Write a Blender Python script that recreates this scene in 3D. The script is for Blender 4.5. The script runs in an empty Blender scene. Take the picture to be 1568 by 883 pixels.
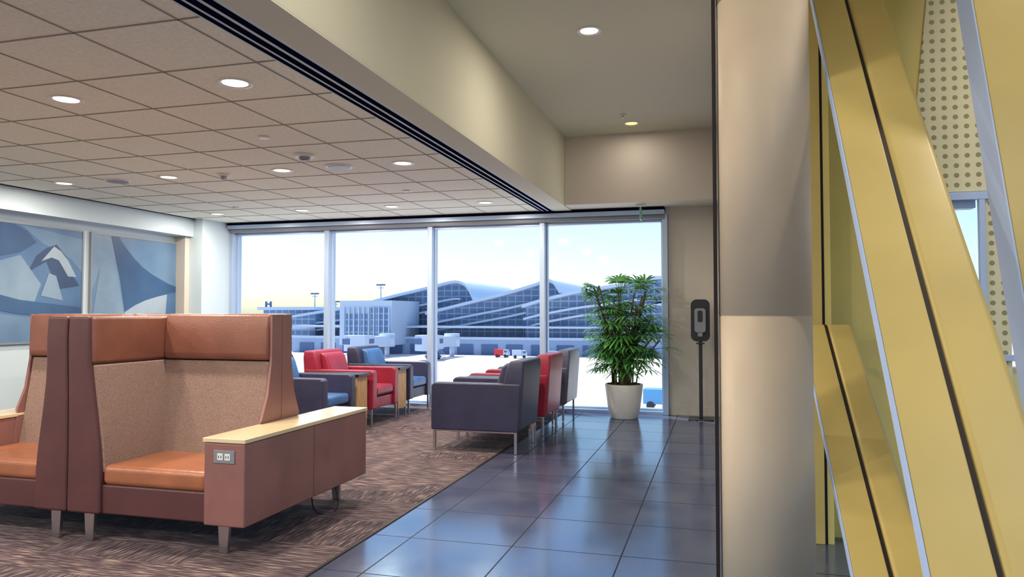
import bpy, bmesh, math, random
from mathutils import Vector, Matrix, Euler
random.seed(7)
S = bpy.context.scene
try:
    S.view_settings.view_transform = 'Standard'
    S.view_settings.look = 'None'
except Exception: pass

# ------------------------------------------------------------ materials
def lin(c):
    return tuple(((x/255)/12.92 if x/255 <= .04045 else ((x/255+.055)/1.055)**2.4) for x in c)+(1,)
def mat(name, rgb, rough=.5, metal=0, var=0, vscale=8, bump=0, bscale=60, spec=.5, emit=None, es=1, rgb2=None, vstretch=(1,1,1)):
    m = bpy.data.materials.new(name); m.use_nodes = True
    nt = m.node_tree; b = nt.nodes['Principled BSDF']
    b.inputs['Base Color'].default_value = lin(rgb)
    b.inputs['Roughness'].default_value = rough
    b.inputs['Metallic'].default_value = metal
    b.inputs['Specular IOR Level'].default_value = spec
    tc = nt.nodes.new('ShaderNodeTexCoord')
    if var or rgb2:
        n = nt.nodes.new('ShaderNodeTexNoise'); n.inputs['Scale'].default_value = vscale
        n.inputs['Detail'].default_value = 5
        mp = nt.nodes.new('ShaderNodeMapping'); mp.inputs['Scale'].default_value = vstretch
        nt.links.new(tc.outputs['Object'], mp.inputs[0]); nt.links.new(mp.outputs[0], n.inputs['Vector'])
        r = nt.nodes.new('ShaderNodeValToRGB')
        r.color_ramp.elements[0].position = .35; r.color_ramp.elements[1].position = .65
        c1 = rgb; c2 = rgb2 or tuple(min(255, x*(1+var)) for x in rgb)
        if not rgb2: c1 = tuple(x*(1-var) for x in rgb)
        r.color_ramp.elements[0].color = lin(c1); r.color_ramp.elements[1].color = lin(c2)
        nt.links.new(n.outputs['Fac'], r.inputs[0]); nt.links.new(r.outputs[0], b.inputs['Base Color'])
    if bump:
        n2 = nt.nodes.new('ShaderNodeTexNoise'); n2.inputs['Scale'].default_value = bscale
        nt.links.new(tc.outputs['Object'], n2.inputs['Vector'])
        bp = nt.nodes.new('ShaderNodeBump'); bp.inputs['Strength'].default_value = bump; bp.inputs['Distance'].default_value = .01
        nt.links.new(n2.outputs['Fac'], bp.inputs['Height']); nt.links.new(bp.outputs[0], b.inputs['Normal'])
    if emit:
        b.inputs['Emission Color'].default_value = lin(emit); b.inputs['Emission Strength'].default_value = es
    return m
def mnode(nt, op, a, b_=None):
    n = nt.nodes.new('ShaderNodeMath'); n.operation = op
    for i, x in enumerate((a, b_)):
        if x is None: continue
        if isinstance(x, (int, float)): n.inputs[i].default_value = x
        else: nt.links.new(x, n.inputs[i])
    return n.outputs[0]

M = {}
M['wall'] = mat('paint_warm_grey', (206,198,188), .7, bump=.05, bscale=200)
M['wallblue'] = mat('paint_cool_white', (200,216,226), .7)
M['ceil'] = mat('ceiling_tile', (234,234,218), .85, var=.02, vscale=40, bump=.15, bscale=150)
M['ceilpaint'] = mat('ceiling_paint', (208,206,188), .8)
M['grid'] = mat('ceiling_grid', (156,150,138), .7)
M['slot'] = mat('diffuser_dark', (14,16,38), 1, spec=0)
M['alu'] = mat('aluminium_frame', (172,190,218), .35, .3)
M['chrome'] = mat('brushed_steel', (200,200,205), .25, 1)
M['dark'] = mat('dark_trim', (34,20,24), .6)
M['orange'] = mat('leather_tan', (158,100,72), .3, var=.06, vscale=5, bump=.12, bscale=120)
M['band'] = mat('leather_brown', (122,76,62), .34, var=.06, vscale=5, bump=.12, bscale=120)
M['maroon'] = mat('vinyl_maroon', (138,96,92), .4, var=.05, vscale=4, bump=.08, bscale=150)
M['maroond'] = mat('vinyl_dark_maroon', (86,52,54), .42, var=.05, vscale=4, bump=.08, bscale=150)
M['tweed'] = mat('tweed_fabric', (134,110,100), .95, rgb2=(160,136,126), vscale=150, bump=.5, bscale=300, spec=.1)
M['cream'] = mat('laminate_cream', (222,202,166), .15, var=.03, vscale=3)
M['blk'] = mat('black_plastic', (22,24,34), .35)
M['white'] = mat('white_plastic', (228,228,228), .4)
M['grey'] = mat('grey_plastic', (130,135,145), .4)
M['chairdark'] = mat('leather_navy', (50,50,78), .42, var=.08, vscale=4, bump=.1, bscale=100)
M['chairblue'] = mat('leather_blue', (60,102,160), .38, var=.08, vscale=4, bump=.1, bscale=100)
M['chairred'] = mat('leather_red', (148,36,60), .38, var=.08, vscale=4, bump=.1, bscale=100)
M['chairgrey'] = mat('leather_grey', (84,88,112), .4, var=.08, vscale=4, bump=.1, bscale=100)
M['wood'] = mat('oak_veneer', (200,160,105), .5, rgb2=(170,128,78), vscale=6, vstretch=(8,8,1))
M['pot'] = mat('ceramic_pot', (212,212,212), .35)
M['soil'] = mat('soil_moss', (60,62,38), .95, var=.3, vscale=30, bump=.6)
M['leaf'] = mat('palm_leaf', (44,110,56), .4, rgb2=(104,170,84), vscale=7)
M['stem'] = mat('palm_stem', (92,84,52), .7, var=.2, vscale=30)
M['yellow'] = mat('yellow_panel', (232,214,134), .45, var=.02, vscale=2)
M['yellow2'] = mat('yellow_beam', (212,188,114), .42, var=.03, vscale=2)
M['yellowp'] = mat('pale_yellow_panel', (238,228,172), .5)
M['edge'] = mat('edge_white_skylit', (186,208,250), .4)  # blue-white sky light painted onto beam edges; bay window trim shares the colour
M['col'] = mat('column_paint', (212,194,172), .6, var=.015, vscale=3)
M['lamp'] = mat('lamp_lens', (255,240,215), .4, emit=(255,232,200), es=3.5)
M['amber'] = mat('lamp_amber', (255,210,140), .4, emit=(255,190,110), es=2.0)
M['green'] = mat('exit_green', (120,190,160), .4)
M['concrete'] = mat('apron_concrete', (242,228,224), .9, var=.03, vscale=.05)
M['bwhite'] = mat('terminal_white_hazed', (182,200,224), .6)  # distance haze put into this white as a blue tint
M['broof'] = mat('terminal_roof_hazed', (142,168,204), .5)  # blue haze mixed into the roof colour
M['bdark'] = mat('terminal_dark_hazed', (80,106,150), .7)  # dark tone for openings, windows and fittings, blue haze mixed in
M['redp'] = mat('signal_red', (210,40,50), .5)
M['bluep'] = mat('container_blue', (90,160,215), .5)

def carpet_mat():
    m = bpy.data.materials.new('carpet_planks'); m.use_nodes = True; nt = m.node_tree; b = nt.nodes['Principled BSDF']
    b.inputs['Roughness'].default_value = .9; b.inputs['Specular IOR Level'].default_value = .2
    b.inputs['Sheen Weight'].default_value = .12; b.inputs['Sheen Tint'].default_value = (.7,.82,1,1); b.inputs['Sheen Roughness'].default_value = .4
    tc = nt.nodes.new('ShaderNodeTexCoord')
    outs = []
    for sc in ((7,95,1),(95,7,1)):
        mp = nt.nodes.new('ShaderNodeMapping'); mp.inputs['Scale'].default_value = sc
        nt.links.new(tc.outputs['Object'], mp.inputs[0])
        n = nt.nodes.new('ShaderNodeTexNoise'); n.inputs['Scale'].default_value = 1; n.inputs['Detail'].default_value = 2
        nt.links.new(mp.outputs[0], n.inputs['Vector']); outs.append(n.outputs['Fac'])
    ck = nt.nodes.new('ShaderNodeTexBrick'); ck.inputs['Scale'].default_value = 1
    ck.inputs['Brick Width'].default_value = .9; ck.inputs['Row Height'].default_value = .25
    ck.inputs['Mortar Size'].default_value = 0; ck.inputs['Color1'].default_value = (0,0,0,1); ck.inputs['Color2'].default_value = (1,1,1,1)
    nt.links.new(tc.outputs['Object'], ck.inputs['Vector'])
    th = mnode(nt, 'GREATER_THAN', ck.outputs['Color'], .62)
    mx = nt.nodes.new('ShaderNodeMix'); mx.data_type = 'FLOAT'
    nt.links.new(th, mx.inputs[0]); nt.links.new(outs[0], mx.inputs[2]); nt.links.new(outs[1], mx.inputs[3])
    r = nt.nodes.new('ShaderNodeValToRGB')
    e = r.color_ramp.elements; e[0].position = .38; e[0].color = lin((62,46,52)); e[1].position = .66; e[1].color = lin((164,142,132))
    x = e.new(.52); x.color = lin((94,76,78))
    nt.links.new(mx.outputs[0], r.inputs[0])
    mt = nt.nodes.new('ShaderNodeMix'); mt.data_type = 'RGBA'; mt.blend_type = 'MULTIPLY'
    tone = mnode(nt, 'MULTIPLY', ck.outputs['Color'], .6)
    nt.links.new(tone, mt.inputs[0]); nt.links.new(r.outputs[0], mt.inputs[6]); mt.inputs[7].default_value = (.5,.5,.6,1)
    nt.links.new(mt.outputs[2], b.inputs['Base Color'])
    bp = nt.nodes.new('ShaderNodeBump'); bp.inputs['Strength'].default_value = .4; bp.inputs['Distance'].default_value = .01
    nt.links.new(mx.outputs[0], bp.inputs['Height']); nt.links.new(bp.outputs[0], b.inputs['Normal'])
    return m
def tile_mat():
    m = bpy.data.materials.new('floor_tile_glazed'); m.use_nodes = True; nt = m.node_tree; b = nt.nodes['Principled BSDF']
    tc = nt.nodes.new('ShaderNodeTexCoord'); sp = nt.nodes.new('ShaderNodeSeparateXYZ')
    nt.links.new(tc.outputs['Object'], sp.inputs[0])
    def line(o, off):
        f = mnode(nt, 'FRACT', mnode(nt, 'DIVIDE', mnode(nt, 'ADD', o, off), .61))
        return mnode(nt, 'LESS_THAN', f, .014)
    l = mnode(nt, 'MAXIMUM', line(sp.outputs[0], .52+6.1), line(sp.outputs[1], -4.02+12.2))
    n = nt.nodes.new('ShaderNodeTexNoise'); n.inputs['Scale'].default_value = 2.5; n.inputs['Detail'].default_value = 6
    nt.links.new(tc.outputs['Object'], n.inputs['Vector'])
    r = nt.nodes.new('ShaderNodeValToRGB'); e = r.color_ramp.elements
    e[0].position = .35; e[0].color = lin((76,80,108)); e[1].position = .7; e[1].color = lin((96,96,118))  # blue of the reflected sky put into the tile colour
    nt.links.new(n.outputs['Fac'], r.inputs[0])
    mx = nt.nodes.new('ShaderNodeMix'); mx.data_type = 'RGBA'
    nt.links.new(l, mx.inputs[0]); nt.links.new(r.outputs[0], mx.inputs[6]); mx.inputs[7].default_value = lin((24,26,42))
    nt.links.new(mx.outputs[2], b.inputs['Base Color'])
    ior = mnode(nt, 'SUBTRACT', 3.0, mnode(nt, 'MULTIPLY', l, 1.6)); nt.links.new(ior, b.inputs['IOR'])
    b.inputs['Specular Tint'].default_value = (.42,.72,1,1)  # reflections tinted sky blue to match
    rr = mnode(nt, 'ADD', mnode(nt, 'MULTIPLY', l, .5), mnode(nt, 'ADD', mnode(nt, 'MULTIPLY', n.outputs['Fac'], .14), .09))
    nt.links.new(rr, b.inputs['Roughness'])
    return m
def perf_mat():
    m = bpy.data.materials.new('perforated_metal'); m.use_nodes = True; nt = m.node_tree; b = nt.nodes['Principled BSDF']
    tc = nt.nodes.new('ShaderNodeTexCoord')
    v = nt.nodes.new('ShaderNodeVectorMath'); v.operation = 'MULTIPLY'; v.inputs[1].default_value = (18,0,18)
    nt.links.new(tc.outputs['Object'], v.inputs[0])
    f = nt.nodes.new('ShaderNodeVectorMath'); f.operation = 'FRACTION'; nt.links.new(v.outputs[0], f.inputs[0])
    d = nt.nodes.new('ShaderNodeVectorMath'); d.operation = 'DISTANCE'; d.inputs[1].default_value = (.5,0,.5)
    nt.links.new(f.outputs[0], d.inputs[0])
    l = mnode(nt, 'LESS_THAN', d.outputs['Value'], .25)
    mx = nt.nodes.new('ShaderNodeMix'); mx.data_type = 'RGBA'; nt.links.new(l, mx.inputs[0])
    mx.inputs[6].default_value = lin((232,226,190)); mx.inputs[7].default_value = lin((156,148,110))
    nt.links.new(mx.outputs[2], b.inputs['Base Color'])
    return m
def facade_mat():
    m = bpy.data.materials.new('terminal_curtain_wall_hazed'); m.use_nodes = True; nt = m.node_tree; b = nt.nodes['Principled BSDF']
    tc = nt.nodes.new('ShaderNodeTexCoord'); sp = nt.nodes.new('ShaderNodeSeparateXYZ'); nt.links.new(tc.outputs['Object'], sp.inputs[0])
    def line(o, per, w):
        return mnode(nt, 'LESS_THAN', mnode(nt, 'FRACT', mnode(nt, 'DIVIDE', mnode(nt, 'ADD', o, 500.), per)), w)
    l = mnode(nt, 'MAXIMUM', line(sp.outputs[0], 1.7, .13), line(sp.outputs[2], 1.25, .2))
    mx = nt.nodes.new('ShaderNodeMix'); mx.data_type = 'RGBA'; nt.links.new(l, mx.inputs[0])
    mx.inputs[6].default_value = lin((92,124,164)); mx.inputs[7].default_value = lin((146,172,204))  # both facade colours include the painted blue haze
    nt.links.new(mx.outputs[2], b.inputs['Base Color']); b.inputs['Roughness'].default_value = .5
    return m
def glass_mat():
    m = bpy.data.materials.new('window_glass'); m.use_nodes = True; nt = m.node_tree; nt.nodes.clear()
    o = nt.nodes.new('ShaderNodeOutputMaterial'); t = nt.nodes.new('ShaderNodeBsdfTransparent'); g = nt.nodes.new('ShaderNodeBsdfGlossy')
    t.inputs[0].default_value = (.92,.98,1,1); g.inputs['Roughness'].default_value = .05
    mx = nt.nodes.new('ShaderNodeMixShader'); mx.inputs[0].default_value = .008
    nt.links.new(t.outputs[0], mx.inputs[1]); nt.links.new(g.outputs[0], mx.inputs[2]); nt.links.new(mx.outputs[0], o.inputs[0])
    return m
M['carpet'] = carpet_mat(); M['tile'] = tile_mat(); M['perf'] = perf_mat(); M['facade'] = facade_mat(); M['glass'] = glass_mat()

# ------------------------------------------------------------ mesh helpers
def empty(name, loc=(0,0,0)):
    e = bpy.data.objects.new(name, None); S.collection.objects.link(e); e.location = loc; e.empty_display_size = .1
    return e
def addobj(name, bm, m, parent=None, bevel=0, smooth=False, seg=3):
    bmesh.ops.recalc_face_normals(bm, faces=bm.faces[:])
    me = bpy.data.meshes.new(name); bm.to_mesh(me); bm.free()
    ob = bpy.data.objects.new(name, me); S.collection.objects.link(ob)
    if m: me.materials.append(M[m] if isinstance(m, str) else m)
    if parent: ob.parent = parent
    if smooth or bevel:
        for p in me.polygons: p.use_smooth = True
    if bevel:
        b = ob.modifiers.new('bevel', 'BEVEL'); b.width = bevel; b.segments = seg; b.limit_method = 'ANGLE'; b.angle_limit = math.radians(35)
        w = ob.modifiers.new('wn', 'WEIGHTED_NORMAL'); w.keep_sharp = False
    return ob
def bbox(bm, x0, x1, y0, y1, z0, z1):
    vs = [bm.verts.new((x, y, z)) for z in (z0, z1) for x, y in ((x0,y0),(x1,y0),(x1,y1),(x0,y1))]
    for f in ((0,1,2,3),(4,5,6,7),(0,1,5,4),(1,2,6,5),(2,3,7,6),(3,0,4,7)): bm.faces.new([vs[i] for i in f])
def box(name, x0, x1, y0, y1, z0, z1, m, parent=None, bevel=0, seg=3):
    bm = bmesh.new(); bbox(bm, x0, x1, y0, y1, z0, z1); return addobj(name, bm, m, parent, bevel, seg=seg)
def boxes(name, lst, m, parent=None, bevel=0):
    bm = bmesh.new()
    for b in lst: bbox(bm, *b)
    return addobj(name, bm, m, parent, bevel, seg=2)
def loft(name, rings, m, parent=None, bevel=0, smooth=False, seg=3):
    bm = bmesh.new(); R = [[bm.verts.new(p) for p in r] for r in rings]; n = len(R[0])
    for a, b in zip(R, R[1:]):
        for i in range(n): bm.faces.new((a[i], a[(i+1)%n], b[(i+1)%n], b[i]))
    bm.faces.new(R[0]); bm.faces.new(R[-1])
    return addobj(name, bm, m, parent, bevel, smooth, seg)
def cyl_bm(bm, c, r0, r1, z0, z1, n=32, axis='z'):
    ra, rb = [], []
    for i in range(n):
        t = 2*math.pi*i/n; ca, sa = math.cos(t), math.sin(t)
        if axis == 'z': f = lambda r, z: (c[0]+r*ca, c[1]+r*sa, z)
        elif axis == 'y': f = lambda r, z: (c[0]+r*ca, z, c[1]+r*sa)
        else: f = lambda r, z: (z, c[0]+r*ca, c[1]+r*sa)
        ra.append(bm.verts.new(f(r0, z0))); rb.append(bm.verts.new(f(r1, z1)))
    for i in range(n): bm.faces.new((ra[i], ra[(i+1)%n], rb[(i+1)%n], rb[i]))
    bm.faces.new(ra); bm.faces.new(rb)
def cyl(name, c, r0, r1, z0, z1, m, parent=None, n=32, axis='z', bevel=0.0):
    bm = bmesh.new(); cyl_bm(bm, c, r0, r1, z0, z1, n, axis)
    ob = addobj(name, bm, m, parent, bevel)
    for p in ob.data.polygons: p.use_smooth = len(p.vertices) == 4
    return ob
def prism(name, pts, axis, a0, a1, m, parent=None, bevel=0):
    if axis == 'x': r = [[(a, p[0], p[1]) for p in pts] for a in (a0, a1)]
    elif axis == 'y': r = [[(p[0], a, p[1]) for p in pts] for a in (a0, a1)]
    else: r = [[(p[0], p[1], a) for p in pts] for a in (a0, a1)]
    return loft(name, r, m, parent, bevel)

CZ = 2.68; RZ = 3.55; WY = 9.8
# ------------------------------------------------------------ room shell
box('floor', -1.98, 3.2, -4, 9.95, -.12, 0, 'tile')
box('carpet_floor', -7.75, -1.98, -4, 9.95, -.12, .004, 'carpet')
box('trim_carpet_edge', -1.99, -1.972, -4, 9.8, 0, .006, 'dark')
box('ceiling', -7.75, -1.98, -4, 9.95, CZ, CZ+.15, 'ceil')
box('ceiling_raised', -1.87, 3.2, -4, 9.95, RZ, RZ+.15, 'ceilpaint')
box('wall_bulkhead_side', -1.98, -1.871, -4, 9.95, CZ, RZ+.15, 'ceilpaint')
box('trim_soffit', -2.09, -1.871, -4, 9.6, CZ-.012, CZ-.001, 'ceilpaint')
box('wall_bulkhead_end', -1.869, .2, 9.17, 9.95, CZ, RZ, 'wall')
box('wall_far_right', -.62, .2, WY, 9.95, 0, CZ, 'wall')
box('wall_right', .03, .2, 4.85, WY, 0, RZ, 'wall')
box('wall_far_header', -7.75, -.62, WY, 9.95, 2.60, CZ, 'wallblue')
box('wall_left', -7.75, -7.6, -4, 9.95, 0, CZ, 'wallblue')
box('wall_left_pilaster', -7.6, -7.2, 9.07, 9.95, 0, CZ, 'wallblue')
box('wall_left_soffit', -7.6, -7.35, -4, 9.07, 2.42, CZ, 'wallblue')
box('trim_recess_return', -7.6, -7.42, 8.98, 9.07, 0, 2.42, 'wall')
box('baseboard_left', -7.6, -7.585, -4, 8.98, 0, .1, 'dark')
box('baseboard_far', -.6, .03, WY-.015, WY, 0, .1, 'wall')
lst = []
x = -2.43
while x > -7.35:
    lst.append((x-.005, x+.005, -4, 9.6, CZ-.004, CZ)); x -= .61
y = 2.87-.61*11
while y < 9.55:
    lst.append((-7.35, -2.3, y-.005, y+.005, CZ-.004, CZ)); y += .61
boxes('trim_ceiling_grid', lst, 'grid')
box('trim_ceiling_left_shadowline', -7.35, -7.31, -4, 9.6, CZ-.006, CZ, 'slot')
d = empty('linear_slot_diffuser')
box('diffuser_body', -2.30, -2.095, -4, 9.6, CZ-.008, CZ-.001, 'wallblue', d)
boxes('slots', [(-2.285, -2.255, -4, 9.58, CZ-.010, CZ-.008), (-2.235, -2.19, -4, 9.58, CZ-.010, CZ-.008), (-2.165, -2.12, -4, 9.58, CZ-.010, CZ-.008)], 'slot', d)
bl = empty('roller_blind_headbox')
box('headbox', -7.18, -.66, 9.60, 9.72, 2.585, 2.64, 'alu', bl)
box('pocket_gap', -7.18, -.66, 9.60, 9.79, 2.641, 2.672, 'slot', bl)
box('blind_rail', -7.18, -.66, 9.66, 9.70, 2.53, 2.585, 'grey', bl, .01)
mx_ = [-7.18, -5.55, -3.92, -2.29, -.66]
for i in range(4):
    w = empty('window_%d' % (i+1)); a, b = mx_[i], mx_[i+1]
    fr = [(a+.035, b-.035, 9.78, 9.9, 2.50, 2.60), (a+.035, b-.035, 9.78, 9.9, 0.0, .07),
          (a+.03, a+.055, 9.80, 9.88, .07, 2.5), (b-.055, b-.03, 9.80, 9.88, .07, 2.5)]
    boxes('frame', fr, 'alu', w, .004)
    box('pane', a+.05, b-.05, 9.84, 9.848, .07, 2.5, 'glass', w)
for i, xx in enumerate(mx_):
    box('trim_mullion_%d' % (i+1), xx-.035, xx+.035, 9.70, 9.92, 0, 2.6, 'alu', None, .005)
box('trim_window_sill', -7.18, -.66, 9.71, 9.8, 0, .04, 'alu')

# ------------------------------------------------------------ ceiling fixtures
def downlight(x, y, z, r=.085, amber=False, power=38, col=(1,.89,.74)):
    e = empty('recessed_downlight', (x, y, z))
    bm = bmesh.new(); n = 36; prof = [(r+.02, -.001), (r+.018, -.008), (r, -.008), (r-.012, -.002)]
    rings = [[bm.verts.new((p[0]*math.cos(2*math.pi*i/n), p[0]*math.sin(2*math.pi*i/n), p[1])) for i in range(n)] for p in prof]
    for a, b in zip(rings, rings[1:]):
        for i in range(n): bm.faces.new((a[i], a[(i+1)%n], b[(i+1)%n], b[i]))
    addobj('trim_ring', bm, 'white', e, smooth=True)
    cyl('lens', (0,0), r-.01, r-.01, -.004, -.001, 'amber' if amber else 'lamp', e)
    L = bpy.data.lights.new('lamp', 'AREA'); L.shape = 'DISK'; L.size = .14; L.energy = power; L.color = col
    lo = bpy.data.objects.new('lamp', L); S.collection.objects.link(lo); lo.parent = e; lo.location = (0,0,-.02)
for y in (-1.1, 1.33, 3.76, 6.2, 8.68):  # the two nearest rows are out of view, added to fill the interior
    for x in (-2.77, -4.03, -5.33, -6.65):
        if abs(y-3.76) < .1 and x < -5: continue
        downlight(x, y, CZ, power=26 if x < -6 else 38)
for y in (-.2, 2.77, 5.75, 8.71): downlight(-.97, y, RZ, .08, y > 8, 4 if y > 8 else 18)  # two nearest lamps are out of view, added as fill
for x, y in ((1.5, 3.3), (1.6, 1.2)): downlight(x, y, RZ, .08, False, 18)  # unseen lamps added to brighten the yellow bay
def disc(name, x, y, r, z=CZ, m='white', h=.012):
    e = empty(name, (x, y, z)); cyl('plate', (0,0), r, r*.93, -.001, -h, m, e, bevel=.002)
    cyl('grille', (0,0), r*.8, r*.8, -h, -h-.003, 'grey' if 'speaker' in name else m, e)
    return e
disc('ceiling_speaker', -3.41, 6.18, .13); disc('ceiling_speaker', -5.99, 6.23, .13)
for x, y in ((-3.4, 4.98), (-3.35, 7.6), (-6.0, 8.2), (-6.6, 5.4)): disc('sprinkler_head', x, y, .045)
for x, y, r in ((-3.45, 5.65, .09), (-4.7, 6.22, .06)):
    e = disc('smoke_detector', x, y, r, h=.02); cyl('dome', (0,0), r*.6, r*.4, -.02, -.055, 'grey', e, bevel=.005)
for x, y in ((-1.02, 8.3), (-1.05, 4.9)):
    e = disc('sprinkler_head', x, y, .04, RZ); cyl('nozzle', (0,0), .012, .02, -.01, -.04, 'chrome', e)
e = empty('exit_sign', (-.93, 9.35, CZ))
box('mount', -.06, .06, -.02, .02, -.02, 0, 'white', e); box('rod', -.006, .006, -.006, .006, -.05, -.02, 'chrome', e)
box('sign_plate', -.006, .006, -.1, .1, -.2, -.05, 'green', e)

# ------------------------------------------------------------ murals
def mural(y0, y1, z0, z1, bg, shapes):
    e = empty('wall_mural', (-7.6, y0, z0)); W = y1-y0; H = z1-z0
    box('canvas', .001, .03, 0, W, 0, H, bg, e)
    boxes('frame', [(.001,.036,-.02,0,-.02,H+.02), (.001,.036,W,W+.02,-.02,H+.02), (.001,.036,0,W,H,H+.02), (.001,.036,0,W,-.02,0)], 'grey', e)
    for k, (pts, mm) in enumerate(shapes):
        xx = .031+.0006*k
        bm = bmesh.new(); bm.faces.new([bm.verts.new((xx, s*W, t*H)) for s, t in pts])
        addobj('print_%d' % k, bm, mm, e)
A = {k: mat('mural_'+k, c, .45, rgb2=c2, vscale=1.3) for k, c, c2 in (
    ('mid', (78,110,146), (104,134,164)), ('navy', (38,68,108), (52,88,130)), ('light', (98,124,152), (128,152,174)),
    ('white', (134,154,174), (158,174,190)), ('blue', (60,94,136), (80,114,154)), ('deep', (32,54,90), (42,68,108)))}
mural(7.49, 9.0, .98, 2.31, A['mid'], [
    ([(0,.45),(.2,1),(0,1)], A['light']),
    ([(.0,.1),(.12,.95),(.2,.98),(.36,.2),(.3,0),(0,0)], A['light']),
    ([(.20,1),(.28,1),(.36,.9),(.46,.80),(.56,.72),(.68,.65),(.8,.6),(.9,.56),(1,.53),(1,.46),(.87,.45),(.74,.42),(.6,.38),(.48,.33),(.36,.26),(.3,.6)], A['navy']),
    ([(.36,.26),(.48,.33),(.6,.38),(.74,.42),(.87,.45),(.84,0),(.3,0)], A['white']),
    ([(.87,.45),(1,.48),(1,0),(.84,0)], A['blue'])])
mural(5.66, 7.34, .98, 2.31, A['blue'], [
    ([(0,1),(.45,1),(.55,.95),(.62,.86),(.5,.76),(.3,.7),(0,.74)], A['navy']),
    ([(.5,1),(1,.93),(1,.62),(.9,.74),(.8,.8),(.66,.86)], A['mid']),
    ([(.56,.60),(.62,.74),(.7,.82),(.78,.86),(.86,.76),(.9,.62),(.98,.5),(.8,.46),(.7,.7)], A['deep']),
    ([(.66,.70),(.76,.84),(.82,.80),(.88,.72),(.95,.58),(.88,.58),(.8,.72),(.74,.74)], A['white']),
    ([(.3,.66),(.5,.74),(.58,.62),(.66,.5),(.6,.3),(.36,.4)], A['light']),
    ([(.66,.4),(.72,.6),(.78,.58),(.84,.36)], A['light']),
    ([(0,.5),(.5,.36),(1,.3),(1,.2),(.5,.24),(0,.34)], A['navy']),
    ([(0,.3),(.5,.22),(1,.18),(1,0),(0,0)], A['mid'])])

# ------------------------------------------------------------ booths
def booth(sx, sy, ox=-3.60, oy=3.40):
    X = lambda x: sx*x
    Yf = (lambda y: y) if sy > 0 else (lambda y: 1.4-y)
    e = empty('high_back_booth_seat', (ox, oy, 0))
    def bx(name, x0, x1, y0, y1, z0, z1, m, bev=.01, seg=3):
        a, b = sorted((X(x0), X(x1))); c, dd = sorted((Yf(y0), Yf(y1)))
        return box(name, a, b, c, dd, z0, z1, m, e, bev, seg)
    def lf(name, sections, m, bev, seg=3):
        r = [[(X(x0), Yf(y0), z), (X(x1), Yf(y0), z), (X(x1), Yf(y1), z), (X(x0), Yf(y1), z)] for z, x0, x1, y0, y1 in sections]
        return loft(name, r, m, e, bev, seg=seg)
    lf('side_wing', [(.17,.002,.235,.01,.695),(.42,.002,.23,.01,.695),(.56,.002,.215,.01,.695),(.72,.002,.19,.008,.695),(.9,.002,.165,.004,.695),(1.01,.002,.155,0,.695),(1.15,.002,.155,-.004,.695),(1.288,.002,.15,.0,.695)], 'maroond', .018)
    lf('side_wing_headband', [(1.015,.12,.17,.02,.695),(1.16,.12,.175,.016,.695),(1.283,.12,.165,.02,.695)], 'band' , .018)
    lf('wing_upholstery', [(.40,.2,.243,.04,.69),(.56,.2,.228,.04,.69),(.72,.17,.203,.04,.69),(.9,.15,.178,.035,.69),(1.008,.14,.168,.03,.69)], 'tweed', .01)
    lf('back_upholstery', [(.38,.20,.93,.49,.69),(.6,.19,.93,.53,.69),(.85,.165,.93,.575,.69),(1.008,.15,.93,.598,.69)], 'tweed', .016)
    lf('back_headrest', [(1.014,.165,.935,.575,.695),(1.06,.165,.935,.565,.695),(1.2,.165,.935,.57,.695),(1.30,.165,.935,.59,.695)], 'band', .022, 4)
    lf('back_end_panel', [(.40,.925,.930,.46,.698),(.62,.925,.931,.49,.698),(.66,.931,.95,.495,.698),(.8,.931,.95,.555,.698),(1.0,.931,.95,.59,.698),(1.297,.931,.95,.592,.698)], 'maroon', .004)
    bx('seat_cushion', .228, .924, .03, .58, .33, .445, 'orange', .035, 4)
    bx('seat_skirt', .22, .93, .035, .69, .17, .335, 'maroond', .012)
    bx('arm_block', .931, 1.185, 0, .698, .17, .612, 'maroon', .010)
    bx('arm_table_top', .925, 1.19, -.006, .699, .613, .637, 'cream', .004)
    for lx, ly in ((1.0, .09), (.12, .07)):
        r = [[(X(lx-w), Yf(ly-.012), z), (X(lx+w), Yf(ly-.012), z), (X(lx+w), Yf(ly+.012), z), (X(lx-w), Yf(ly+.012), z)] for z, w in ((.004,.026),(.17,.036))]
        loft('leg', r, 'chrome', e, .003)
    if sy > 0:
        bx('outlet_plate', .995, 1.125, -.006, .001, .505, .575, 'grey', .004)
        for ox_ in (1.02, 1.065):
            bx('outlet_socket', ox_, ox_+.035, -.009, -.005, .522, .558, 'white', .002)
            bx('outlet_slot', ox_+.008, ox_+.012, -.0095, -.0085, .533, .547, 'blk', 0)
            bx('outlet_slot', ox_+.022, ox_+.026, -.0095, -.0085, .533, .547, 'blk', 0)
    return e
for sx in (1, -1):
    for sy in (1, -1): booth(sx, sy)
booth(1, 1, -6.0, 5.55); booth(1, -1, -6.0, 5.55)
cu = bpy.data.curves.new('power_cable', 'CURVE'); cu.dimensions = '3D'; cu.bevel_depth = .004
sp = cu.splines.new('BEZIER'); P = [(-2.5,4.2,.18),(-2.5,4.28,.03),(-2.44,4.42,.012),(-2.5,4.5,.18)]
sp.bezier_points.add(3)
for q, p in zip(sp.bezier_points, P): q.co = p; q.handle_left_type = q.handle_right_type = 'AUTO'
co = bpy.data.objects.new('power_cable', cu); S.collection.objects.link(co); cu.materials.append(M['blk'])

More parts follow.
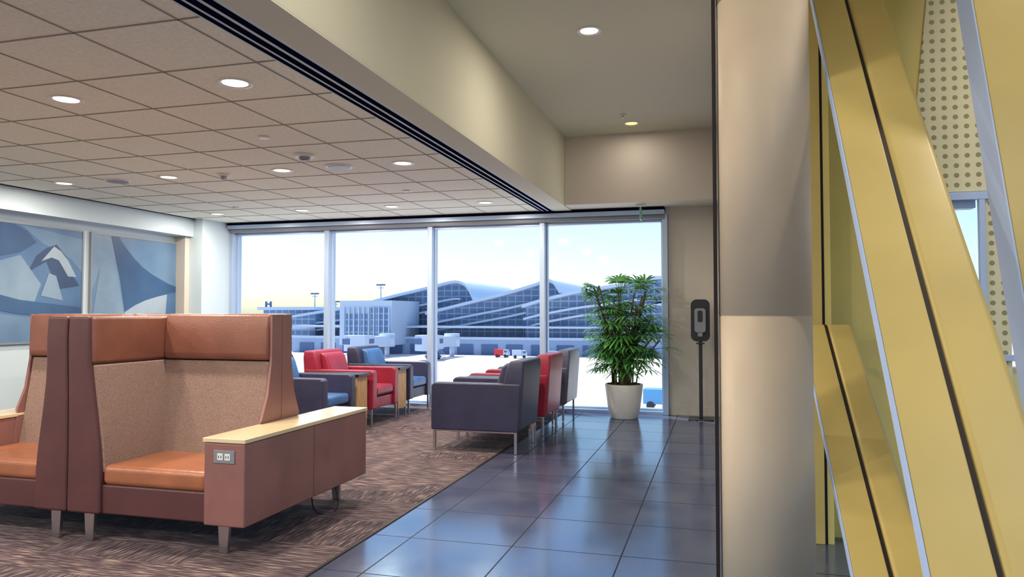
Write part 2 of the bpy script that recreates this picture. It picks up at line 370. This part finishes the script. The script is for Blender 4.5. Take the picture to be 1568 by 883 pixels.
# ------------------------------------------------------------ armchairs (local: faces +x)
def armchair(x, y, rot, m, m2=None):
    e = empty('lounge_armchair', (x, y, .004)); e.rotation_euler = (0, 0, rot)
    m2 = m2 or m
    for s in (1, -1):
        y0, y1 = sorted((s*.24, s*.355))
        prism('arm', [(-.43,.20),(.43,.20),(.43,.62),(.40,.645),(-.40,.645),(-.455,.645)], 'y', y0, y1, m, e, .014)
    box('seat_base', -.36, .40, -.238, .238, .20, .33, m, e, .01)
    box('seat_cushion', -.25, .42, -.235, .235, .335, .45, m2, e, .035, 4)
    loft('backrest', [[(x0, -w, z), (x1, -w, z), (x1, w, z), (x0, w, z)] for z, x0, x1, w in ((.21,-.445,-.30,.345),(.5,-.465,-.26,.345),(.68,-.478,-.29,.347),(.78,-.485,-.31,.346),(.86,-.482,-.345,.335))], m, e, .022)
    loft('back_cushion', [[(x0, -.232, z), (x1, -.232, z), (x1, .232, z), (x0, .232, z)] for z, x0, x1 in ((.45,-.3,-.15),(.6,-.3,-.17),(.78,-.32,-.23),(.83,-.34,-.27))], m2, e, .03, seg=4)
    for lx in (.40, -.40):
        for ly in (.33, -.33):
            box('leg', lx-.012, lx+.012, ly-.012, ly+.012, 0, .20, 'chrome', e, .002)
    boxes('leg_rail', [(-.40,.40,.322,.338,.185,.2), (-.40,.40,-.338,-.322,.185,.2)], 'chrome', e)
    return e
armchair(-4.25, 6.98, 0, 'chairdark', 'chairblue')
armchair(-4.25, 8.10, 0, 'chairred')
armchair(-4.25, 9.16, 0, 'chairdark', 'chairblue')
armchair(-2.22, 6.96, math.pi, 'chairdark')
armchair(-2.22, 8.06, math.pi, 'chairred')
armchair(-2.22, 9.14, math.pi, 'chairgrey')
def sidetable(x, y, s):
    e = empty('side_table', (x, y, .004))
    box('top', -.38, .38, -.14, .14, .60, .63, 'blk', e, .004)
    x0, x1 = sorted((s*.35, s*.33))
    box('panel_front', x0, x1, -.125, .125, .12, .60, 'wood', e, .002)
    box('panel_back', -x1, -x0, -.125, .125, .12, .60, 'wood', e, .002)
    boxes('shelf', [(-.33,.33,-.12,.12,.3,.32)], 'wood', e)
    boxes('leg', [(a-.01,a+.01,b-.01,b+.01,0,.12) for a in (-.34,.34) for b in (-.11,.11)], 'chrome', e)
sidetable(-4.2, 7.54, 1); sidetable(-4.2, 8.63, 1); sidetable(-2.22, 7.51, -1); sidetable(-2.22, 8.60, -1)
armchair(-6.6, 7.9, math.pi/2, 'chairdark')

# ------------------------------------------------------------ potted palm
pl = empty('potted_lady_palm', (-1.15, 9.33, 0))
bm = bmesh.new(); n = 48; prof = [(.0,.0),(.165,.0),(.175,.012),(.205,.15),(.228,.32),(.238,.41),(.236,.425),(.22,.425),(.212,.40),(.205,.385),(0,.385)]
rings = []
for r, z in prof:
    rings.append([bm.verts.new((max(r,.0005)*math.cos(2*math.pi*i/n), max(r,.0005)*math.sin(2*math.pi*i/n), z)) for i in range(n)])
for a, b in zip(rings, rings[1:]):
    for i in range(n): bm.faces.new((a[i], a[(i+1)%n], b[(i+1)%n], b[i]))
addobj('pot', bm, 'pot', pl, smooth=True)
cyl('soil', (0,0), .208, .208, .38, .405, 'soil', pl)
bm = bmesh.new()
for i in range(130):
    t = random.random()*6.28; r = .2*math.sqrt(random.random()); bmesh.ops.create_icosphere(bm, subdivisions=1, radius=random.uniform(.015,.03), matrix=Matrix.Translation((r*math.cos(t), r*math.sin(t), .41)))
addobj('moss', bm, 'soil', pl)
bs = bmesh.new(); bl_ = bmesh.new()
def tube(bm, p0, p1, r0, r1, n=6):
    d = (p1-p0); q = d.to_track_quat('Z', 'Y'); R = []
    for p, r in ((p0, r0), (p1, r1)):
        R.append([bm.verts.new(p+q@Vector((r*math.cos(6.283*i/n), r*math.sin(6.283*i/n), 0))) for i in range(n)])
    for i in range(n): bm.faces.new((R[0][i], R[0][(i+1)%n], R[1][(i+1)%n], R[1][i]))
def lim(p):
    if p.y > .31: p.y = .31+(p.y-.31)*.06
    if p.x < -.48: p.x = -.48+(p.x+.48)*.25
    return p
def fan(c, dirv, size):
    dirv = dirv.normalized(); side = dirv.cross(Vector((0,0,1))).normalized(); up = side.cross(dirv)
    k = random.randint(6, 9)
    for j in range(k):
        a = math.radians(-78+156*j/(k-1)+random.uniform(-5,5)); L = size*(1-.22*abs(a)/1.4)*random.uniform(.9,1.1)
        d = dirv*math.cos(a)+side*math.sin(a)+up*.12; w = d.cross(up).normalized()*size*.052
        prev = None
        for s, ww, dr in ((0,.25,0),(.3,1,.0),(.6,1.0,.08),(.85,.7,.22),(1,.1,.36)):
            p = c+d*L*s+Vector((0,0,-dr*L)); a1, b1 = bl_.verts.new(lim(p-w*ww)), bl_.verts.new(lim(p+w*ww))
            if prev: bl_.faces.new((prev[0], a1, b1, prev[1]))
            prev = (a1, b1)
for i in range(26):
    t = 6.283*i/26+random.uniform(-.2,.2); r = random.uniform(.03,.15)
    H = (.6, .85, 1.2, 1.0, 1.18)[i%5]*random.uniform(.94,1.03); lean = random.uniform(.10,.34)
    p = Vector((r*math.cos(t), r*math.sin(t), .39)); dirn = Vector((math.cos(t), math.sin(t), 0))
    pts = [p+Vector((0,0,H*s))+dirn*lean*s*s for s in (0,.25,.5,.75,1)]
    for a, b in zip(pts, pts[1:]): tube(bs, lim(a), lim(b), .011, .010)
    for j in range(12):
        s = random.uniform(.26, 1.0); base = p+Vector((0,0,H*s))+dirn*lean*s*s
        az = random.random()*6.283; el = random.uniform(-.15,.9) if s < .85 else random.uniform(.3,1.2)
        dv = Vector((math.cos(az)*math.cos(el), math.sin(az)*math.cos(el)*.8, math.sin(el)))
        tip = base+dv*random.uniform(.10,.25)
        tube(bs, lim(base.copy()), lim(tip.copy()), .004, .003, 4)
        fan(tip, Vector((dv.x, dv.y, dv.z*.55-.15)), random.uniform(.20,.28))
addobj('stems', bs, 'stem', pl, smooth=True); addobj('leaves', bl_, 'leaf', pl)

# ------------------------------------------------------------ sanitizer stand
st = empty('hand_sanitizer_stand', (-.218, 9.47, 0))
box('base_plate', -.15, .15, -.15, .15, 0, .012, 'blk', st, .004)
box('pole', -.022, .022, -.012, .012, .012, 1.0, 'blk', st, .004)
def rrect(w, h, r, n=6):
    o = []
    for cx, cz, a0 in ((w-r,h-r,0),(-w+r,h-r,90),(-w+r,-h+r,180),(w-r,-h+r,270)):
        for i in range(n+1):
            a = math.radians(a0+90*i/n); o.append((cx+r*math.cos(a), cz+r*math.sin(a)))
    return o
prism('back_shield', [(x, z+1.22) for x, z in rrect(.115,.26,.07)], 'y', -.025, .0, 'blk', st, .004)
prism('dispenser_body', [(x, z+1.22) for x, z in rrect(.068,.15,.035)], 'y', -.115, -.025, 'grey', st, .01)
prism('dispenser_window', [(x, z+1.27) for x, z in rrect(.03,.07,.02)], 'y', -.12, -.114, 'blk', st, .002)
box('dispenser_nozzle', -.03, .03, -.11, -.05, 1.02, 1.07, 'grey', st, .008)
box('drip_tray', -.05, .05, -.13, -.02, .93, .945, 'blk', st, .004)

# ------------------------------------------------------------ column
c = empty('round_structural_column', (.194, 3.38, 0))
cyl('shaft_lower', (0,0), .192, .192, 0, 1.29, 'col', c, 64); cyl('joint', (0,0), .1905, .1905, 1.29, 1.294, 'col', c, 64)
cyl('shaft_upper', (0,0), .192, .192, 1.294, 2.66, 'col', c, 64); cyl('joint_top', (0,0), .1905, .1905, 2.66, 2.664, 'col', c, 64)
cyl('shaft_top', (0,0), .192, .192, 2.664, RZ, 'col', c, 64)
box('trim_column_edge', -.019, -.003, 3.33, 3.37, 0, RZ, 'dark')

# ------------------------------------------------------------ yellow window bay on the right
BY = 4.7
box('wall_bay_left', .2, 1.19, BY, BY+.15, 0, RZ, 'yellow')
box('wall_bay_lower', 1.19, 3.2, BY, BY+.15, 0, 1.0, 'yellowp')
box('wall_bay_upper', 1.19, 3.2, BY, BY+.15, 1.96, RZ, 'yellowp')
prism('perforated_panel', [(1.16,1.99),(1.10,2.4),(1.21,3.5),(2.4,3.5),(2.4,1.99)], 'y', BY-.02, BY-.001, 'perf')
prism('perforated_screen', [(1.44,0),(1.44,1.94),(1.56,1.94),(1.56,0)], 'y', BY-.02, BY-.001, 'perf')
boxes('trim_bay_window', [(1.14,3.2,BY-.04,BY-.0205,1.94,1.985),(1.19,3.2,BY-.04,BY-.0205,1.04,1.075),(1.19,1.205,BY+.02,BY+.1,1.0,1.96),(1.41,1.44,BY-.04,BY-.001,1.075,1.94),(1.19,1.41,BY+.02,BY+.1,1.9,1.96)], 'edge', None, .003)
w = empty('window_5'); box('pane', 1.2, 3.2, BY+.06, BY+.066, 1.0, 1.96, 'glass', w)

def beam(name, x0, x1, gx, p, slope, z0, z1, t, m='yellow2'):
    e = empty(name)
    Y = lambda z: p[0]+(z-p[1])/slope
    def slab(nm, xa, xb, off0, off1, mm, bev):
        pts = [(Y(z0)+off0, z0), (Y(z1)+off0, z1), (Y(z1)+off1, z1), (Y(z0)+off1, z0)]
        prism(nm, pts, 'x', xa, xb, mm, e, bev)
    slab('face_inner', x0, gx-.006, 0, t, m, .004)
    slab('face_outer', gx+.006, x1, 0, t*1.6, m, .02)
    slab('gasket', gx-.0055, gx+.0055, .006, t*.9, 'dark', 0)
    slab('skylit_edge_flange', x0-.006, x0-.0005, -.001, t, 'edge', 0)  # thin strip carrying the painted sky light on the left edge
    return e
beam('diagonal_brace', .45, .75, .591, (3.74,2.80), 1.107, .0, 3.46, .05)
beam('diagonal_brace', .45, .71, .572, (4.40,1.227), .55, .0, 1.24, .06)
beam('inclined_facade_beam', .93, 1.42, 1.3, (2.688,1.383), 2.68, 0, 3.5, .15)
e = empty('facade_post')
box('post_face', .45, .57, 4.53, 4.698, 0, RZ, 'yellow2', e, .004)
box('gasket', .571, .585, 4.55, 4.698, 0, RZ, 'dark', e)
box('post_flange', .586, .62, 4.55, 4.698, 0, RZ, 'yellow', e)

# ------------------------------------------------------------ exterior
GZ = -7
box('airport_apron', -700, 500, 12, 1500, GZ-.5, GZ-.02, 'concrete')
tb = empty('airport_terminal')
def roof(pts, k, nm):
    P = [Vector((a, b)) for a, b in pts]; out = []
    for i in range(len(P)-1):
        p0, p1, p2, p3 = P[max(i-1,0)], P[i], P[i+1], P[min(i+2, len(P)-1)]
        for j in range(6):
            t = j/6; out.append(.5*((2*p1)+(-p0+p2)*t+(2*p0-5*p1+4*p2-p3)*t*t+(-p0+3*p1-3*p2+p3)*t**3))
    out.append(P[-1]); out = [Vector((p.x, p.y+.5)) for p in out]
    top = [(p.x, p.y) for p in out]; bot = [(p.x, p.y-.6) for p in reversed(out)]
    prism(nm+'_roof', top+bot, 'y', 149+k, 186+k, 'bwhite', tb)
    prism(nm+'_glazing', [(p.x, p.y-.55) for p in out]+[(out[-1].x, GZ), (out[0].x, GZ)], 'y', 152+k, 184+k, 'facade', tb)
    m_ = out[:int(len(out)*.72)]
    for q, off in enumerate((2.0, 3.4)):
        prism(nm+'_louvre_%d' % q, [(p.x+q*1.5, p.y*.8-off) for p in m_]+[(p.x+q*1.5, p.y*.8-off-.45) for p in reversed(m_)], 'y', 150.2+k, 152+k, 'bwhite', tb)
roof([(-96,.2),(-88.5,1.3),(-78.5,2.8),(-68.7,5.0),(-60.8,6.7),(-55.3,7.9),(-53.0,7.7),(-51.5,6.5),(-50.4,4.3)], 0, 'west')
roof([(-60,1.2),(-50,3.5),(-42.6,5.2),(-36.5,6.9),(-33.6,7.85),(-32.2,7.4),(-31.0,5.6)], -3, 'middle')
roof([(-38,2.6),(-34,3.8),(-26.8,5.4),(-18.5,6.7),(-11.7,8.0),(-9.5,7.6),(-8,5.6)], -6, 'east')
roof([(-14,2.6),(0,5),(12,7),(22,8.2),(26,7.4),(28,5.6)], -3, 'far_east')
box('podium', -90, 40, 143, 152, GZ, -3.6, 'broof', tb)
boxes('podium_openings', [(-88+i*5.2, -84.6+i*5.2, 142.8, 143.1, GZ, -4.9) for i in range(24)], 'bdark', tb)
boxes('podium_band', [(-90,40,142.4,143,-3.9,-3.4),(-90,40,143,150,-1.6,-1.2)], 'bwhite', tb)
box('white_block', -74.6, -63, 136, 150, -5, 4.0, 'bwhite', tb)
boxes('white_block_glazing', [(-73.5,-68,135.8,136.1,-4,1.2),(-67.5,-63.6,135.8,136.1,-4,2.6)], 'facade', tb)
boxes('white_block_fins', [(-73.5+i*1.1,-73.3+i*1.1,135.5,135.9,-4,2.6) for i in range(10)], 'bwhite', tb)
nb = empty('concourse_building')
box('glazed_hall', -102, -88.5, 150, 180, GZ, 2.2, 'facade', nb); box('hall_roof', -103, -88, 149, 181, 2.2, 2.9, 'bwhite', nb)
boxes('hall_bands', [(-102.3,-88.3,149.6,150,z,z+.5) for z in (-5,-2.2)], 'bwhite', nb)
box('low_wing', -150, -102, 160, 180, GZ, -.2, 'broof', nb); box('low_wing_glazing', -150,-102, 159.8,160,-5,-1.5,'facade',nb)
boxes('helipad_sign', [(-101.6,-101.2,150,150.3,2.9,4.2),(-100.4,-100,150,150.3,2.9,4.2),(-101.2,-100.4,150,150.3,3.4,3.75)], 'bdark', nb)
def lightpole(x, y, ztop):
    e = empty('apron_light_mast', (x, y, GZ)); H = ztop-GZ
    cyl('mast', (0,0), .22, .1, 0, H, 'broof', e, 10)
    boxes('lamp_heads', [(-1,1,-.06,.06,H-.06,H+.06)]+[(a-.16,a+.16,-.25,.25,H-.3,H) for a in (-.9,-.3,.3,.9)]+[(-.7,.7,-.06,.06,H-.9,H-.8)], 'bdark', e)
lightpole(-97.5, 165, 6.5); lightpole(-95.5, 172, 4.6); lightpole(-77, 160, 8.3)
def jetbridge(x, y):
    e = empty('jet_bridge', (x, y, GZ)); e.scale = (.8,.8,.8)
    cyl('rotunda', (0, 6), 1.9, 1.9, 2.4, 5.6, 'bwhite', e, 20); cyl('rotunda_column', (0,6), .6, .6, 0, 2.4, 'bwhite', e, 12)
    box('tunnel', -1.4, 1.4, -5, 5, 2.6, 5.1, 'bwhite', e, .1); box('tunnel_end', -1.7, 1.7, -9, -4, 2.3, 5.4, 'bwhite', e, .1)
    prism('cab', [(-2.6,-8),(2.2,-8),(2.6,-11),(0,-12.4),(-2.6,-11)], 'z', 2.1, 5.6, 'bwhite', e, .1)
    boxes('tunnel_windows', [(-1.72+3.38*s,-1.68+3.4*s,-8.5,-4.5,3.6,4.7) for s in (0,1)]+[(-2.3,.0,-12.2,-12.0,3.6,4.9)], 'bdark', e)
    boxes('lift_column', [(-1.6,-1.2,-6.6,-6.2,.1,2.4),(1.2,1.6,-6.6,-6.2,.1,2.4),(-1.8,1.8,-7,-5.8,.4,.9)], 'bdark', e)
    boxes('stair', [(1.8,3.0,-9+i*.6,-8.4+i*.6,2.2-i*.36,2.3-i*.36) for i in range(6)], 'broof', e)
    bmw = bmesh.new()
    for a in (-1.4, 1.4): cyl_bm(bmw, (-6.4, .52), .5, .5, a-.2, a+.2, 14, 'x')
    addobj('wheels', bmw, 'blk', e)
jetbridge(-62.5, 128); jetbridge(-50.5, 132); jetbridge(-89, 132)
def truck(x, y, m, L=4, rot=0, s=.7):
    e = empty('service_truck', (x, y, GZ)); e.rotation_euler[2] = rot; e.scale = (s,s,s)
    box('cargo', -L/2, L/2-1.5, -1, 1, .6, 2.2, m, e, .05)
    prism('cab', [(L/2-1.45,.6),(L/2,.6),(L/2,1.4),(L/2-.4,2.1),(L/2-1.45,2.1)], 'y', -1, 1, 'bwhite', e, .05)
    box('window', L/2-1.2, L/2-.35, -1.02, 1.02, 1.35, 1.95, 'bdark', e)
    bmw = bmesh.new()
    for xx in (-L/2+.8, L/2-.8):
        for yy in (-.9, .9): cyl_bm(bmw, (xx, .45), .45, .45, yy-.15, yy+.15, 14, 'y')
    addobj('wheels', bmw, 'blk', e)
for x, y, m, r in ((-36,134,'bwhite',.3),(-40,136,'redp',0),(-29,132,'broof',0),(-72,124,'broof',3),(-94,136,'redp',0)): truck(x, y, M[m], 4, r)
truck(-3.2, 66, M['bluep'], 8, 0, .8)
fe = empty('apron_fence')
boxes('fence', [(-60,10,40,40.06,GZ+1.3,GZ+1.4),(-60,10,40,40.06,GZ+.6,GZ+.66)]+[(-60+i*2.5,-59.9+i*2.5,40,40.1,GZ,GZ+1.4) for i in range(29)], 'bdark', fe)

# ------------------------------------------------------------ light
W = bpy.data.worlds.new('World'); S.world = W; W.use_nodes = True; nt = W.node_tree
bg = nt.nodes['Background']; sky = nt.nodes.new('ShaderNodeTexSky'); sky.sky_type = 'NISHITA'
sky.sun_disc = False; sky.sun_elevation = math.radians(62); sky.sun_rotation = math.radians(-60); sky.dust_density = 1.0; sky.air_density = 1.0; sky.ozone_density = 1
nt.links.new(sky.outputs[0], bg.inputs[0]); bg.inputs[1].default_value = .22
L = bpy.data.lights.new('sun', 'SUN'); L.energy = 6; L.angle = .01; L.color = (1,.95,.9)
so = bpy.data.objects.new('sun', L); S.collection.objects.link(so)
so.rotation_euler = Vector((.38,-.28,-.9)).to_track_quat('-Z','Y').to_euler(); so.location = (-20, 30, 40)

cam = bpy.data.cameras.new('camera'); co = bpy.data.objects.new('camera', cam); S.collection.objects.link(co)
co.location = (0, 0, 1.3); co.rotation_euler = (math.radians(91.97), 0, math.radians(15.62))
cam.lens = 25.95; cam.sensor_width = 36; cam.clip_start = .05; cam.clip_end = 3000
S.camera = co
